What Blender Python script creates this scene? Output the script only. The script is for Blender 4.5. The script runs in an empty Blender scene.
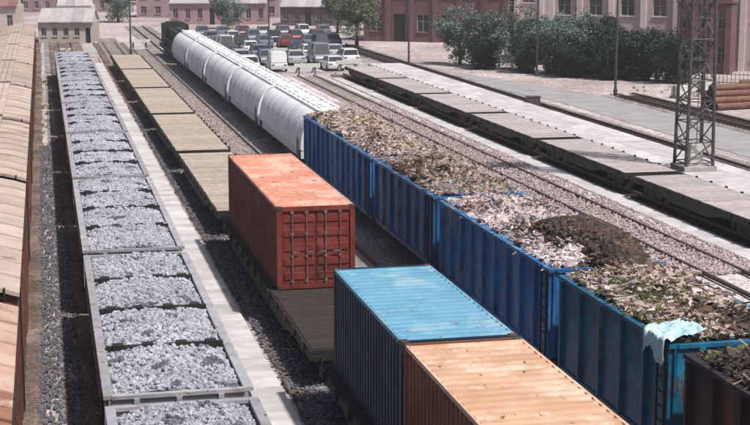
import bpy, bmesh, math, random
from mathutils import Vector, Matrix, noise
random.seed(7)
rnd = random.random
def U(a, b): return a + (b - a) * rnd()
S = bpy.context.scene
COL = S.collection
R = math.radians

# ------------------------------------------------------------------ camera
cd = bpy.data.cameras.new('camera'); cam = bpy.data.objects.new('camera', cd); COL.objects.link(cam)
cam.location = (0, 0, 11.5)
cam.rotation_euler = (R(90 - 10.04), 0, R(-12.57))
cd.sensor_width = 36; cd.lens = 36 * 1480 / 750; cd.clip_end = 3000; cd.clip_start = .1
S.camera = cam
# ------------------------------------------------------------------ light
SUN_EL, SUN_AZ = 61, 142          # azimuth clockwise from +Y
w = bpy.data.worlds.new('World'); S.world = w; w.use_nodes = True
nt = w.node_tree; bg = nt.nodes['Background']
sky = nt.nodes.new('ShaderNodeTexSky'); sky.sky_type = 'NISHITA'; sky.sun_disc = False
sky.sun_elevation = R(SUN_EL); sky.sun_rotation = R(SUN_AZ); sky.dust_density = 3.0; sky.air_density = 1.0
nt.links.new(sky.outputs[0], bg.inputs[0]); bg.inputs[1].default_value = .066
sl = bpy.data.lights.new('sun', 'SUN'); sl.energy = 3.7; sl.angle = R(1.5); sl.color = (1, .94, .87)
so = bpy.data.objects.new('sun', sl); COL.objects.link(so); so.location = (30, -30, 60)
to_sun = Vector((math.sin(R(SUN_AZ)) * math.cos(R(SUN_EL)), math.cos(R(SUN_AZ)) * math.cos(R(SUN_EL)), math.sin(R(SUN_EL))))
so.rotation_euler = (-to_sun).to_track_quat('-Z', 'Y').to_euler()
vs = S.view_settings; vs.view_transform = 'Standard'; vs.look = 'None'; vs.gamma = 1; vs.exposure = 0.3

# ------------------------------------------------------------------ materials
def mat(name, col, col2=None, scale=3.0, rough=.75, metal=0., bump=.15, bscale=None, rust=None, rust_amt=0., island=0., detail=8, streak=False, spec=.4, chip=0., dent=0.):
    m = bpy.data.materials.new(name); m.use_nodes = True
    n = m.node_tree.nodes; l = m.node_tree.links; p = n['Principled BSDF']
    p.inputs['Roughness'].default_value = rough; p.inputs['Metallic'].default_value = metal
    p.inputs['Specular IOR Level'].default_value = spec
    tc = n.new('ShaderNodeTexCoord'); src = tc.outputs['Object']
    oi = n.new('ShaderNodeObjectInfo')
    add = n.new('ShaderNodeVectorMath'); add.operation = 'ADD'
    cmb = n.new('ShaderNodeVectorMath'); cmb.operation = 'SCALE'; cmb.inputs[3].default_value = 37.0
    cx = n.new('ShaderNodeCombineXYZ'); l.new(oi.outputs['Random'], cx.inputs[0]); l.new(oi.outputs['Random'], cx.inputs[1])
    l.new(cx.outputs[0], cmb.inputs[0]); l.new(src, add.inputs[0]); l.new(cmb.outputs[0], add.inputs[1])
    vec = add.outputs[0]
    nz = n.new('ShaderNodeTexNoise'); nz.inputs['Scale'].default_value = scale; nz.inputs['Detail'].default_value = detail; nz.inputs['Roughness'].default_value = .62
    l.new(vec, nz.inputs['Vector'])
    rp = n.new('ShaderNodeValToRGB'); rp.color_ramp.elements[0].position = .33; rp.color_ramp.elements[1].position = .68
    c2 = col2 or tuple(c * .7 for c in col)
    rp.color_ramp.elements[0].color = (*c2, 1); rp.color_ramp.elements[1].color = (*col, 1)
    l.new(nz.outputs['Fac'], rp.inputs[0]); out = rp.outputs[0]
    if rust:
        n2 = n.new('ShaderNodeTexNoise'); n2.inputs['Scale'].default_value = scale * .9; n2.inputs['Detail'].default_value = 10; n2.inputs['Roughness'].default_value = .7
        mp = n.new('ShaderNodeMapping'); mp.inputs['Location'].default_value = (13, 5, 9)
        mp.inputs['Scale'].default_value = (1, 1, .18) if streak else (1, 1, 1)
        l.new(vec, mp.inputs[0]); l.new(mp.outputs[0], n2.inputs['Vector'])
        r2 = n.new('ShaderNodeValToRGB'); a = .62 - rust_amt * .25
        r2.color_ramp.elements[0].position = a; r2.color_ramp.elements[1].position = a + .1
        l.new(n2.outputs['Fac'], r2.inputs[0])
        mx = n.new('ShaderNodeMix'); mx.data_type = 'RGBA'; l.new(r2.outputs[0], mx.inputs[0]); l.new(out, mx.inputs[6]); mx.inputs[7].default_value = (*rust, 1)
        out = mx.outputs[2]
    if chip:
        n4 = n.new('ShaderNodeTexNoise'); n4.inputs['Scale'].default_value = 5.5; n4.inputs['Detail'].default_value = 12; n4.inputs['Roughness'].default_value = .75
        mp4 = n.new('ShaderNodeMapping'); mp4.inputs['Location'].default_value = (3, 31, 7); mp4.inputs['Scale'].default_value = (1, 1, .45) if streak else (1, 1, 1)
        l.new(vec, mp4.inputs[0]); l.new(mp4.outputs[0], n4.inputs['Vector'])
        r4 = n.new('ShaderNodeValToRGB'); r4.color_ramp.elements[0].position = .66 - chip * .12; r4.color_ramp.elements[1].position = .7 - chip * .12
        l.new(n4.outputs['Fac'], r4.inputs[0]); mx4 = n.new('ShaderNodeMix'); mx4.data_type = 'RGBA'; l.new(r4.outputs[0], mx4.inputs[0]); l.new(out, mx4.inputs[6]); mx4.inputs[7].default_value = (.1, .05, .035, 1); out = mx4.outputs[2]
    if island:
        g = n.new('ShaderNodeNewGeometry'); hs = n.new('ShaderNodeHueSaturation')
        mr = n.new('ShaderNodeMapRange'); mr.inputs[3].default_value = 1 - island; mr.inputs[4].default_value = 1 + island
        l.new(g.outputs['Random Per Island'], mr.inputs[0]); l.new(mr.outputs[0], hs.inputs['Value']); l.new(out, hs.inputs['Color']); out = hs.outputs[0]
    # each object of a material a little lighter or darker than the next
    h2 = n.new('ShaderNodeHueSaturation'); m2 = n.new('ShaderNodeMapRange'); m2.inputs[3].default_value = .88; m2.inputs[4].default_value = 1.12
    l.new(oi.outputs['Random'], m2.inputs[0]); l.new(m2.outputs[0], h2.inputs['Value']); l.new(out, h2.inputs['Color']); out = h2.outputs[0]
    l.new(out, p.inputs['Base Color'])
    if bump:
        b = n.new('ShaderNodeBump'); b.inputs['Strength'].default_value = bump; b.inputs['Distance'].default_value = .05
        n3 = n.new('ShaderNodeTexNoise'); n3.inputs['Scale'].default_value = bscale or scale * 4; n3.inputs['Detail'].default_value = 6
        l.new(vec, n3.inputs['Vector']); l.new(n3.outputs['Fac'], b.inputs['Height']); l.new(b.outputs[0], p.inputs['Normal'])
        if dent:
            n5 = n.new('ShaderNodeTexNoise'); n5.inputs['Scale'].default_value = .9; n5.inputs['Detail'].default_value = 2; l.new(vec, n5.inputs['Vector'])
            b5 = n.new('ShaderNodeBump'); b5.inputs['Strength'].default_value = dent; b5.inputs['Distance'].default_value = .35; l.new(n5.outputs['Fac'], b5.inputs['Height']); l.new(b5.outputs[0], b.inputs['Normal'])
    return m

def ground_mat(name, a, b, c, stones=9.0, patch=.12, bump=.8):
    """ballast or dirt: stone-sized cells, broad patches of colour"""
    m = bpy.data.materials.new(name); m.use_nodes = True
    n = m.node_tree.nodes; l = m.node_tree.links; p = n['Principled BSDF']; p.inputs['Roughness'].default_value = .95; p.inputs['Specular IOR Level'].default_value = .15
    tc = n.new('ShaderNodeTexCoord'); vec = tc.outputs['Object']
    vo = n.new('ShaderNodeTexVoronoi'); vo.inputs['Scale'].default_value = stones; l.new(vec, vo.inputs['Vector'])
    bw = n.new('ShaderNodeSeparateColor'); l.new(vo.outputs['Color'], bw.inputs[0])
    n1 = n.new('ShaderNodeTexNoise'); n1.inputs['Scale'].default_value = patch; n1.inputs['Detail'].default_value = 9; n1.inputs['Roughness'].default_value = .6; l.new(vec, n1.inputs['Vector'])
    rp = n.new('ShaderNodeValToRGB'); rp.color_ramp.elements[0].position = .36; rp.color_ramp.elements[1].position = .64
    rp.color_ramp.elements[0].color = (*a, 1); rp.color_ramp.elements[1].color = (*b, 1); e = rp.color_ramp.elements.new(.5); e.color = (*c, 1)
    l.new(n1.outputs['Fac'], rp.inputs[0])
    hs = n.new('ShaderNodeHueSaturation'); mr = n.new('ShaderNodeMapRange'); mr.inputs[3].default_value = .6; mr.inputs[4].default_value = 1.4
    l.new(bw.outputs[0], mr.inputs[0]); l.new(mr.outputs[0], hs.inputs['Value']); l.new(rp.outputs[0], hs.inputs['Color'])
    l.new(hs.outputs[0], p.inputs['Base Color'])
    bu = n.new('ShaderNodeBump'); bu.inputs['Strength'].default_value = bump; bu.inputs['Distance'].default_value = .04; bu.invert = True
    l.new(vo.outputs['Distance'], bu.inputs['Height']); l.new(bu.outputs[0], p.inputs['Normal'])
    return m

RUST = (.16, .065, .035)
M = {}
M['yard'] = ground_mat('yard_ground', (.33, .27, .265), (.55, .48, .475), (.44, .38, .375), 5, .07)
M['bed_dark'] = ground_mat('oily_ballast', (.11, .08, .066), (.25, .19, .165), (.17, .128, .11), 11, .35)
M['bed_mid'] = ground_mat('grey_ballast', (.18, .165, .16), (.38, .35, .34), (.27, .25, .245), 11, .3)
M['bed_light'] = ground_mat('pale_ballast', (.48, .42, .41), (.68, .62, .63), (.58, .52, .53), 11, .3)
M['bed_blue'] = ground_mat('blue_grey_ballast', (.16, .14, .15), (.36, .35, .39), (.25, .235, .26), 10, .3)
M['road'] = mat('concrete_road', (.43, .42, .43), (.31, .3, .31), .6, .9, bump=.1)
M['concrete'] = mat('concrete', (.5, .48, .47), (.34, .32, .31), 1.6, .9, bump=.2, rust=(.2, .17, .15), rust_amt=.2)
M['slab'] = mat('pale_slab', (.64, .615, .635), (.42, .4, .41), 1.1, .9, bump=.2)
M['sleeper'] = mat('concrete_sleeper', (.4, .36, .34), (.22, .18, .165), 3, .9, bump=.2)
M['wood'] = mat('old_timber_shaded', (.05, .038, .034), (.022, .017, .015), 5, .9, bump=.3)  # near-black tone carries the shade on the near flatcar decks; also timber sleepers
M['deck'] = mat('deck_timber', (.5, .43, .36), (.32, .265, .22), 4, .9, bump=.3)
M['paledeck'] = mat('bleached_timber', (.5, .45, .44), (.33, .29, .28), 3, .9, bump=.3)
M['rail'] = mat('rail_steel', (.22, .14, .1), (.12, .07, .05), 8, .6, .3)
M['railtop'] = mat('polished_rail', (.55, .52, .5), (.4, .36, .34), 8, .35, .8, bump=.03)
M['black'] = mat('sooty_steel', (.04, .036, .036), (.02, .018, .018), 4, .75, .1)
M['beige'] = mat('beige_roof_paint', (.56, .46, .385), (.37, .295, .25), 1.1, .7, rust=RUST, rust_amt=.12, chip=0.3, dent=0.2)
M['beige2'] = mat('faded_roof_paint', (.58, .48, .425), (.43, .345, .3), .9, .7, rust=RUST, rust_amt=.05, chip=0.2, dent=0.2)
M['rustroof'] = mat('rusted_roof_paint', (.34, .17, .11), (.22, .095, .06), 1.2, .8, rust=(.55, .4, .32), rust_amt=.15, chip=0.6, dent=0.45)
M['fadedpink'] = mat('faded_pink_roof', (.6, .43, .36), (.44, .28, .22), .9, .75, rust=(.34, .17, .11), rust_amt=.3)
M['boxside'] = mat('brown_wagon_paint', (.2, .08, .055), (.11, .045, .032), 1.3, .75, rust=(.08, .04, .03), rust_amt=.3, streak=True, chip=0.6, dent=0.45)
M['greywagon'] = mat('grey_wagon_paint', (.4, .4, .43), (.28, .28, .3), 1.4, .7, rust=(.2, .14, .12), rust_amt=.15, chip=0.6, dent=0.45)
M['stone'] = mat('grey_stone', (.47, .47, .55), (.33, .33, .39), .55, .9, bump=.25, bscale=20, island=.25)
M['fines'] = ground_mat('stone_fines', (.26, .26, .3), (.5, .5, .56), (.38, .38, .43), 22, .9)
M['stonedark'] = mat('dark_stone', (.17, .17, .2), (.1, .1, .12), 2, .9, bump=.25, bscale=20, island=.3)
M['orange'] = mat('rusty_orange_shaded', (.2, .062, .03), (.12, .036, .02), 1.0, .7, rust=(.07, .032, .022), rust_amt=.45, streak=True, chip=0.9, dent=0.45)  # rusty orange, darkened so the colour holds the long sides' shade
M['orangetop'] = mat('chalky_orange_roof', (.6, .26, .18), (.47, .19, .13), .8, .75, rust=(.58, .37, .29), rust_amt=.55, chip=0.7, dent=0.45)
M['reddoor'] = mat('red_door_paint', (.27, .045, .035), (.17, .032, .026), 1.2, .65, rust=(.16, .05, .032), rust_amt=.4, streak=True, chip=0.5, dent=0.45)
M['blueside'] = mat('navy_container_paint', (.008, .035, .072), (.005, .02, .045), 1.0, .55, rust=(.06, .04, .035), rust_amt=.1, streak=True, chip=0.6, dent=0.45)  # navy deepened to put the side's shade into the paint colour
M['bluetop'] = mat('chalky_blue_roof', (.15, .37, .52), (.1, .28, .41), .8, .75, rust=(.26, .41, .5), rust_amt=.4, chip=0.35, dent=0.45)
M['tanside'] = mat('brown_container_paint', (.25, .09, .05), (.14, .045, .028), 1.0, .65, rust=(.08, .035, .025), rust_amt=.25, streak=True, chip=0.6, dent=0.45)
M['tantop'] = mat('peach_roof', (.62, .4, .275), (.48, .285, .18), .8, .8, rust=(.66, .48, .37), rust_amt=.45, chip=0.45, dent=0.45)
M['casting'] = mat('casting_steel', (.1, .07, .06), None, 6, .7, .3)
M['rod'] = mat('galvanised_rod', (.35, .3, .29), (.2, .13, .1), 8, .5, .5)
M['blue'] = mat('blue_wagon_paint', (.03, .2, .47), (.016, .11, .29), .9, .5, rust=(.16, .28, .42), rust_amt=.5, streak=True, chip=0.9, dent=0.45)
M['teal'] = mat('teal_wagon_paint', (.015, .19, .33), (.008, .1, .2), 1.1, .45, rust=(.1, .2, .24), rust_amt=.18, streak=True, chip=0.9, dent=0.45)
M['darkwagon'] = mat('dark_wagon_paint', (.05, .04, .06), (.028, .022, .035), 1.1, .6, rust=RUST, rust_amt=.2, streak=True, chip=0.6, dent=0.45)
M['white'] = mat('white_wagon_paint', (.86, .86, .88), (.8, .8, .83), .7, .6, bump=.05, rust=(.66, .63, .62), rust_amt=.15, streak=True, chip=.05)
M['tarp'] = mat('pale_cyan_tarp', (.62, .84, .88), (.45, .7, .76), 2, .3, bump=.5, bscale=5, spec=.6)
M['s_rust'] = mat('scrap_rust', (.2, .12, .09), (.1, .06, .045), 3, .85, .2, island=.5)
M['s_tan'] = mat('scrap_tan', (.5, .4, .32), (.32, .25, .2), 2, .85, island=.35)
M['s_pink'] = mat('scrap_pale', (.54, .44, .43), (.36, .29, .29), 2, .8, island=.3)
M['s_dark'] = mat('scrap_dark', (.07, .055, .045), (.035, .027, .024), 3, .8, island=.5)
M['s_blue'] = mat('scrap_grey_blue', (.24, .27, .33), (.14, .16, .21), 3, .6, .3, island=.3)
M['s_olive'] = mat('scrap_olive', (.12, .115, .045), (.055, .052, .028), 3, .8, island=.4)
M['s_white'] = mat('scrap_white', (.75, .72, .7), (.5, .47, .45), 3, .6, island=.2)
M['galv'] = mat('mast_steel', (.13, .12, .125), (.07, .065, .065), 4, .6, .4)
M['whitepaint'] = mat('whitewash', (.8, .8, .74), (.6, .6, .54), 3, .85)
M['glass'] = mat('window_glass', (.05, .06, .07), (.03, .035, .04), 2, .15, bump=0, spec=.8)
M['lampglass'] = mat('lamp_glass', (.7, .7, .66), None, 2, .2, bump=0)
M['pink'] = mat('pink_plaster', (.62, .5, .505), (.5, .395, .4), .35, .9, bump=.1, rust=(.36, .27, .26), rust_amt=.15, streak=True)
M['pinklight'] = mat('pale_pilaster', (.74, .66, .64), (.64, .56, .54), .5, .9, bump=.1)
M['maroon'] = mat('maroon_brick', (.22, .12, .13), (.13, .07, .075), .6, .9, bump=.2)
M['mauve'] = mat('mauve_plaster', (.4, .28, .31), (.29, .2, .22), .5, .9, bump=.1)
M['purple'] = mat('dark_mauve_cladding', (.14, .11, .13), (.09, .07, .085), .6, .85)
M['cream'] = mat('cream_plaster', (.55, .5, .44), (.45, .4, .36), .5, .9, bump=.1)
M['roofgrey'] = mat('grey_roof_sheet', (.48, .46, .46), (.34, .32, .33), .7, .8)
M['roofred'] = mat('dull_red_roof', (.3, .15, .15), (.2, .1, .1), .7, .85)
M['frame'] = mat('window_frame', (.45, .4, .39), None, 3, .7)
M['bark'] = mat('bark', (.09, .065, .05), (.045, .035, .028), 6, .95, bump=.5)
def leafmat(name, a, b):
    m = mat(name, a, b, .9, .65, bump=0, island=.45, spec=.25); return m
M['leaf_dark'] = leafmat('dark_leaf', (.025, .06, .045), (.012, .032, .026))
M['leaf_grey'] = leafmat('grey_green_leaf', (.17, .235, .2), (.09, .135, .11))
M['leaf_pale'] = leafmat('pale_leaf', (.15, .18, .11), (.08, .1, .065))
M['weed'] = leafmat('weed_leaf', (.12, .14, .05), (.06, .08, .03))
CARC = [('white', (.75, .76, .78)), ('silver', (.45, .47, .51)), ('blue-grey', (.16, .2, .27)), ('black', (.025, .027, .03)), ('dark red', (.22, .03, .03)), ('navy', (.03, .05, .12))]
for c, v in CARC: M['car_' + c] = mat('car_paint_' + c.replace(' ', '_').replace('-', '_'), v, tuple(x * .9 for x in v), 2, .3, bump=0, spec=.6)
M['tyre'] = mat('tyre_rubber', (.025, .025, .025), None, 4, .9)
M['pipe'] = mat('pipe_rust', (.25, .13, .09), (.14, .07, .05), 3, .8)
M['box_wood'] = mat('crate_wood', (.42, .33, .24), (.28, .21, .15), 3, .9)

# ------------------------------------------------------------------ mesh building
class MB:
    def __init__(s): s.v = []; s.f = []; s.m = []
    def add(s, vs, fs, mi=0):
        o = len(s.v); s.v += [tuple(v) for v in vs]
        for f in fs: s.f.append(tuple(i + o for i in f)); s.m.append(mi)
    def box(s, x0, x1, y0, y1, z0, z1, mi=0, mtx=None):
        vs = [Vector(p) for p in ((x0,y0,z0),(x1,y0,z0),(x1,y1,z0),(x0,y1,z0),(x0,y0,z1),(x1,y0,z1),(x1,y1,z1),(x0,y1,z1))]
        if mtx: vs = [mtx @ v for v in vs]
        s.add(vs, [(0,3,2,1),(4,5,6,7),(0,1,5,4),(1,2,6,5),(2,3,7,6),(3,0,4,7)], mi)
    def cyl(s, a, b, r0, r1=None, n=8, mi=0, caps=True):
        a = Vector(a); b = Vector(b); r1 = r0 if r1 is None else r1
        d = (b - a).normalized(); u = d.orthogonal().normalized(); w_ = d.cross(u)
        vs = [a + (u * math.cos(2*math.pi*i/n) + w_ * math.sin(2*math.pi*i/n)) * r0 for i in range(n)]
        vs += [b + (u * math.cos(2*math.pi*i/n) + w_ * math.sin(2*math.pi*i/n)) * r1 for i in range(n)]
        fs = [(i, (i+1) % n, n + (i+1) % n, n + i) for i in range(n)]
        if caps: fs += [tuple(range(n))[::-1], tuple(range(n, 2*n))]
        s.add(vs, fs, mi)
    def prof_y(s, pts, y0, y1, mi=0, closed=True):
        """extrude an (x,z) outline along y"""
        n = len(pts); vs = [(x, y0, z) for x, z in pts] + [(x, y1, z) for x, z in pts]
        fs = [(i, (i+1) % n, n + (i+1) % n, n + i) for i in range(n if closed else n-1)]
        if closed: fs += [tuple(range(n))[::-1], tuple(range(n, 2*n))]
        s.add(vs, fs, mi)
    def prof_x(s, pts, x0, x1, mi=0):
        n = len(pts); vs = [(x0, y, z) for y, z in pts] + [(x1, y, z) for y, z in pts]
        fs = [(i, (i+1) % n, n + (i+1) % n, n + i) for i in range(n)] + [tuple(range(n))[::-1], tuple(range(n, 2*n))]
        s.add(vs, fs, mi)
    def mesh(s, name, mats, bevel=0):
        me = bpy.data.meshes.new(name); me.from_pydata(s.v, [], s.f)
        for m in (mats if isinstance(mats, (list, tuple)) else [mats]): me.materials.append(M[m] if isinstance(m, str) else m)
        me.polygons.foreach_set('material_index', s.m)
        bm = bmesh.new(); bm.from_mesh(me)
        if bevel: bmesh.ops.bevel(bm, geom=bm.edges[:], offset=bevel, segments=1, affect='EDGES', clamp_overlap=True)
        bmesh.ops.recalc_face_normals(bm, faces=bm.faces); bm.to_mesh(me); bm.free()
        return me
    def build(s, name, mats, parent=None, bevel=0, loc=None):
        return link(name, s.mesh(name, mats, bevel), parent, loc)
def link(name, me, parent=None, loc=None, rot=None):
    o = bpy.data.objects.new(name, me); COL.objects.link(o)
    if parent: o.parent = parent
    if loc: o.location = loc
    if rot: o.rotation_euler = rot
    return o
def tag(o, label=None, cat=None, group=None, kind=None):
    for k, v in (('label', label), ('category', cat), ('group', group), ('kind', kind)):
        if v: o[k] = v
    return o
def empty(name, loc=(0,0,0), rz=0, **k):
    o = bpy.data.objects.new(name, None); COL.objects.link(o); o.location = loc; o.rotation_euler = (0, 0, rz); o.empty_display_size = .3
    return tag(o, **k)
def kids(o): return list(o.children)
def copy_tree(o, parent=None):
    c = o.copy(); COL.objects.link(c)
    if parent: c.parent = parent
    for ch in kids(o): copy_tree(ch, c)
    return c
def smooth(o, ang=40):
    o.data.shade_smooth() if hasattr(o.data, 'shade_smooth') else None
    return o

# ------------------------------------------------------------------ ground
g = MB(); N = 60
for i in range(N + 1):
    for j in range(N + 1):
        x = -900 + 1800 * i / N; y = -300 + 2100 * j / N
        g.v.append((x, y, -.02 + (0 if y < 400 else min(1.0, (y-400)/200) * 1.5 * noise.noise(Vector((x, y, 0)) * .01))))
for i in range(N):
    for j in range(N):
        a = i*(N+1)+j; g.f.append((a, a+N+1, a+N+2, a+1)); g.m.append(0)
tag(g.build('ground', 'yard'), kind='structure')

def bed(x, y0, y1, mt, hw=2.05, h=.05):
    n = int((y1 - y0) / .6); xs = [-hw, -hw+.28, -hw+.65, -1.2, -.9, -.4, 0, .4, .9, 1.2, hw-.65, hw-.28, hw]; zs = [-.03, .08, h-.02, h-.01, h-.04, h-.05, h-.05, h-.05, h-.04, h-.01, h-.02, .08, -.03]
    b = MB(); k = len(xs)
    for j in range(n + 1):
        yy = y0 + (y1-y0) * j / n
        for i, (q, z) in enumerate(zip(xs, zs)):
            e = i in (0, k-1)
            dz = noise.noise(Vector((q*2.1, yy*1.3, x))) * .035; dx = noise.noise(Vector((yy*.7, x, i))) * (.16 if i in (0,1,k-2,k-1) else .05)
            b.v.append((x + q + dx, yy, z + (0 if e else dz)))
    for j in range(n):
        for i in range(k-1):
            a = j*k+i; b.f.append((a, a+1, a+k+1, a+k)); b.m.append(0)
    return tag(b.build('ballast_bed', mt), kind='structure')

# sleepers and rails -------------------------------------------------
sl_ = MB()
sl_.prof_x([(-.13, 0), (.13, 0), (.1, .17), (-.1, .17)], -1.3, -.45)
sl_.prof_x([(-.12, 0), (.12, 0), (.09, .13), (-.09, .13)], -.449, .449)
sl_.prof_x([(-.13, 0), (.13, 0), (.1, .17), (-.1, .17)], .45, 1.3)
for sx in (-1, 1):
    for d in (-.13, .13): sl_.box(sx*.7525 + d - .05, sx*.7525 + d + .05, -.07, .07, .165, .21)
ME_SL = sl_.mesh('sleeper', 'sleeper')
wl = MB(); wl.box(-1.3, 1.3, -.12, .12, 0, .17); ME_WSL = wl.mesh('sleeper', 'wood', .01)
def track(x, y0, y1, s0, s1, bedmat, wood=False, hw=2.05, rails=True):
    """rails the whole way, sleepers as pieces where the photo can show them"""
    t = empty('railway_track', (x, y0, 0), kind='structure')
    bed(x, y0, y1, bedmat, hw)
    if rails:
        for sx in (-1, 1):
            r = MB(); c = sx * .7525
            r.prof_y([(c-.07, .08), (c+.07, .08), (c+.07, .095), (c+.012, .11), (c+.012, .19), (c+.035, .2), (c+.035, .22), (c-.035, .22), (c-.035, .2), (c-.012, .19), (c-.012, .11), (c-.07, .095)], 0, y1-y0, 0)
            r.box(c-.033, c+.033, 0, y1-y0, .2205, .225, 1)
            r.build('rail', ['rail', 'railtop'], t)
    yy = s0; k = 0
    while yy < s1 and k < 299:
        link('sleeper', ME_WSL if wood else ME_SL, t, (U(-.02, .02), yy - y0, -.073 + U(-.006, .006)), (0, 0, U(-.012, .012)))
        yy += .62; k += 1
    return t
track(-2.3, 5, 205, 30, 32, 'bed_dark')
track(2.55, 5, 205, 28, 30, 'bed_dark')
track(7.98, 5, 190, 36, 200, 'bed_dark')
track(10.95, 44, 176, 56, 176, 'bed_mid', hw=1.5)
track(14.1, 5, 230, 68, 150, 'bed_mid')
track(23.5, 30, 135, 52, 134, 'bed_light')
track(28.0, 30, 136, 52, 135, 'bed_dark', wood=True)
track(35.6, 50, 180, 78, 178, 'bed_mid', wood=True)
track(45.5, 60, 112, 72, 111, 'bed_mid', wood=True)
# yard between the far tracks
def sheet(name, pts, z, mt, kind='structure', sub=1):
    b = MB(); b.add([(x, y, z) for x, y in pts], [tuple(range(len(pts)))]); return tag(b.build(name, mt), kind=kind)
sheet('gravel_path', [(.05, 6), (.55, 6), (.55, 205), (.05, 205)], .012, 'bed_blue')
sheet('road', [(38.6, 60), (43.5, 60), (43.5, 112), (40, 130), (36.2, 148), (31, 210), (27.5, 210), (33.2, 148), (36.2, 128), (38.6, 108)], .004, 'road')
sheet('service_yard', [(-40, 172), (14, 172), (14, 182), (-40, 182)], .004, 'road')
sheet('car_park', [(17.5, 140), (30.8, 140), (40.2, 212), (18, 212)], .008, 'road')

# loose stones between the near tracks --------------------------------
def stone_mesh(mb, c, r, mi=0, sq=.7):
    q = Matrix.Rotation(U(0, 6.3), 3, Vector((rnd()-.5, rnd()-.5, rnd()-.5+.01)).normalized())
    j = lambda: U(.72, 1.0)
    ps = [Vector((math.cos(a)*k*j(), math.sin(a)*k*j(), z)) for z, k in ((-.6, .62), (.05, 1.0), (.62, .6)) for a in (0.2, 1.45, 2.7, 3.95, 5.2)]
    c = Vector(c); vs = [c + (q @ (p * r)) for p in ps]
    mb.add(vs, [(4,3,2,1,0), (10,11,12,13,14)] + [(5*h+i, 5*h+(i+1)%5, 5*h+5+(i+1)%5, 5*h+5+i) for h in (0, 1) for i in range(5)], mi)
def scatter(name, boxes, n, r, mt):
    b = MB(); tot = sum((x1-x0)*(y1-y0) for x0, x1, y0, y1, z in boxes)
    for x0, x1, y0, y1, z in boxes:
        for _ in range(int(n * (x1-x0)*(y1-y0)/tot)):
            y = y0 + (y1-y0) * rnd() ** 1.5
            stone_mesh(b, (U(x0, x1), y, z + U(-.01, .03)), U(*r))
    return tag(b.build(name, mt), kind='stuff', label=None)
scatter('loose_ballast', [(-.5, 1.1, 27, 90, .03), (5.95, 7.2, 27, 110, .1)], 16000, (.03, .075), 'stonedark')
scatter('loose_ballast', [(21.3, 25.4, 48, 110, .12), (9.4, 12.6, 60, 120, .06)], 16000, (.03, .08), 's_pink')

# cable trough with concrete lids --------------------------------------
tr = empty('cable_trough', (5.33, 27, 0)); tag(tr, 'long pale concrete cable trough walkway beside the stone train', 'trough')
b = MB(); b.box(-.43, -.37, 0, 135, -.05, .13); b.box(.37, .43, 0, 135, -.05, .13); b.build('trough_wall', 'concrete', tr)
lm = MB(); lm.box(-.44, .44, -.355, .355, .132, .2); me = lm.mesh('lid', 'slab', .012)
y = .4
for i in range(170):
    link('lid', me, tr, (U(-.015, .015), y, U(0, .012)), (U(-.012, .012), U(-.012, .012), U(-.015, .015))); y += .73 if i < 100 else .77
# pale walkway strip between the far tracks
wk = empty('walkway', (25.95, 46, 0), kind='structure')
lm = MB(); lm.box(-.5, .5, -.73, .73, 0, .1); me = lm.mesh('paving_slab', 'slab', .015)
for i in range(58):
    link('paving_slab', me, wk, (U(-.02, .02), i*1.5, U(0, .015)), (0, 0, U(-.01, .01)))

# ------------------------------------------------------------------ rolling stock
def wheel_mesh():
    b = MB(); b.cyl((-.07, 0, 0), (.07, 0, 0), .38, n=20); b.cyl((-.1, 0, 0), (-.07, 0, 0), .41, n=20); b.cyl((.07, 0, 0), (.1, 0, 0), .12, n=8)
    return b.mesh('wheel', 'rail')
ME_WH = wheel_mesh()
bf = MB()
for s in (-1, 1):
    bf.prof_x([(-1.15, .32), (-1.15, .5), (-.6, .64), (.6, .64), (1.15, .5), (1.15, .32), (.8, .32), (.45, .16), (-.45, .16), (-.8, .32)], s*1.0-.06, s*1.0+.06)
    for yy in (-.9, .9): bf.box(s*1.0-.12, s*1.0+.12, yy-.14, yy+.14, .24, .5)
    for yy in (-.15, 0.15): bf.cyl((s*1.0, yy, .22), (s*1.0, yy, .6), .09, n=8)
bf.box(-1.0, 1.0, -.2, .2, .35, .6)
for yy in (-.9, .9): bf.cyl((-.85, yy, .385), (.85, yy, .385), .07, n=8)
ME_BG = bf.mesh('bogie', 'black')
cp = MB(); cp.box(-.1, .1, -.55, 0, .56, .76); cp.prof_y([(-.17, .54), (.17, .54), (.17, .78), (-.17, .78)], -.68, -.5); ME_CP = cp.mesh('coupler', 'black')
Z0 = .22   # rail top
def running(root, L, inset=1.9):
    for s in (0, 1):
        bg_ = link('bogie', ME_BG, root, (0, inset if not s else L - inset, Z0))
        for sx in (-1, 1):
            for yy in (-.9, .9): link('wheel', ME_WH, bg_, (sx*.7525, yy, .385), (0, 0, 0 if sx > 0 else math.pi))
        link('coupler', ME_CP, root, (0, 0 if not s else L, Z0), (0, 0, 0 if not s else math.pi))
def hand(root, x, y, z, name='ladder', zt=2.2, mt='black', face=(1, 0)):
    b = MB()
    if face[0]:
        for yy in (-.2, .2): b.box(x-.02, x+.02, y+yy-.02, y+yy+.02, z, zt)
        zz = z + .15
        while zz < zt: b.box(x-.015, x+.015, y-.2, y+.2, zz, zz+.025); zz += .32
    else:
        for xx in (-.2, .2): b.box(x+xx-.02, x+xx+.02, y-.02, y+.02, z, zt)
        zz = z + .15
        while zz < zt: b.box(x-.2, x+.2, y-.015, y+.015, zz, zz+.025); zz += .32
    b.build(name, mt, root)

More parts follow.
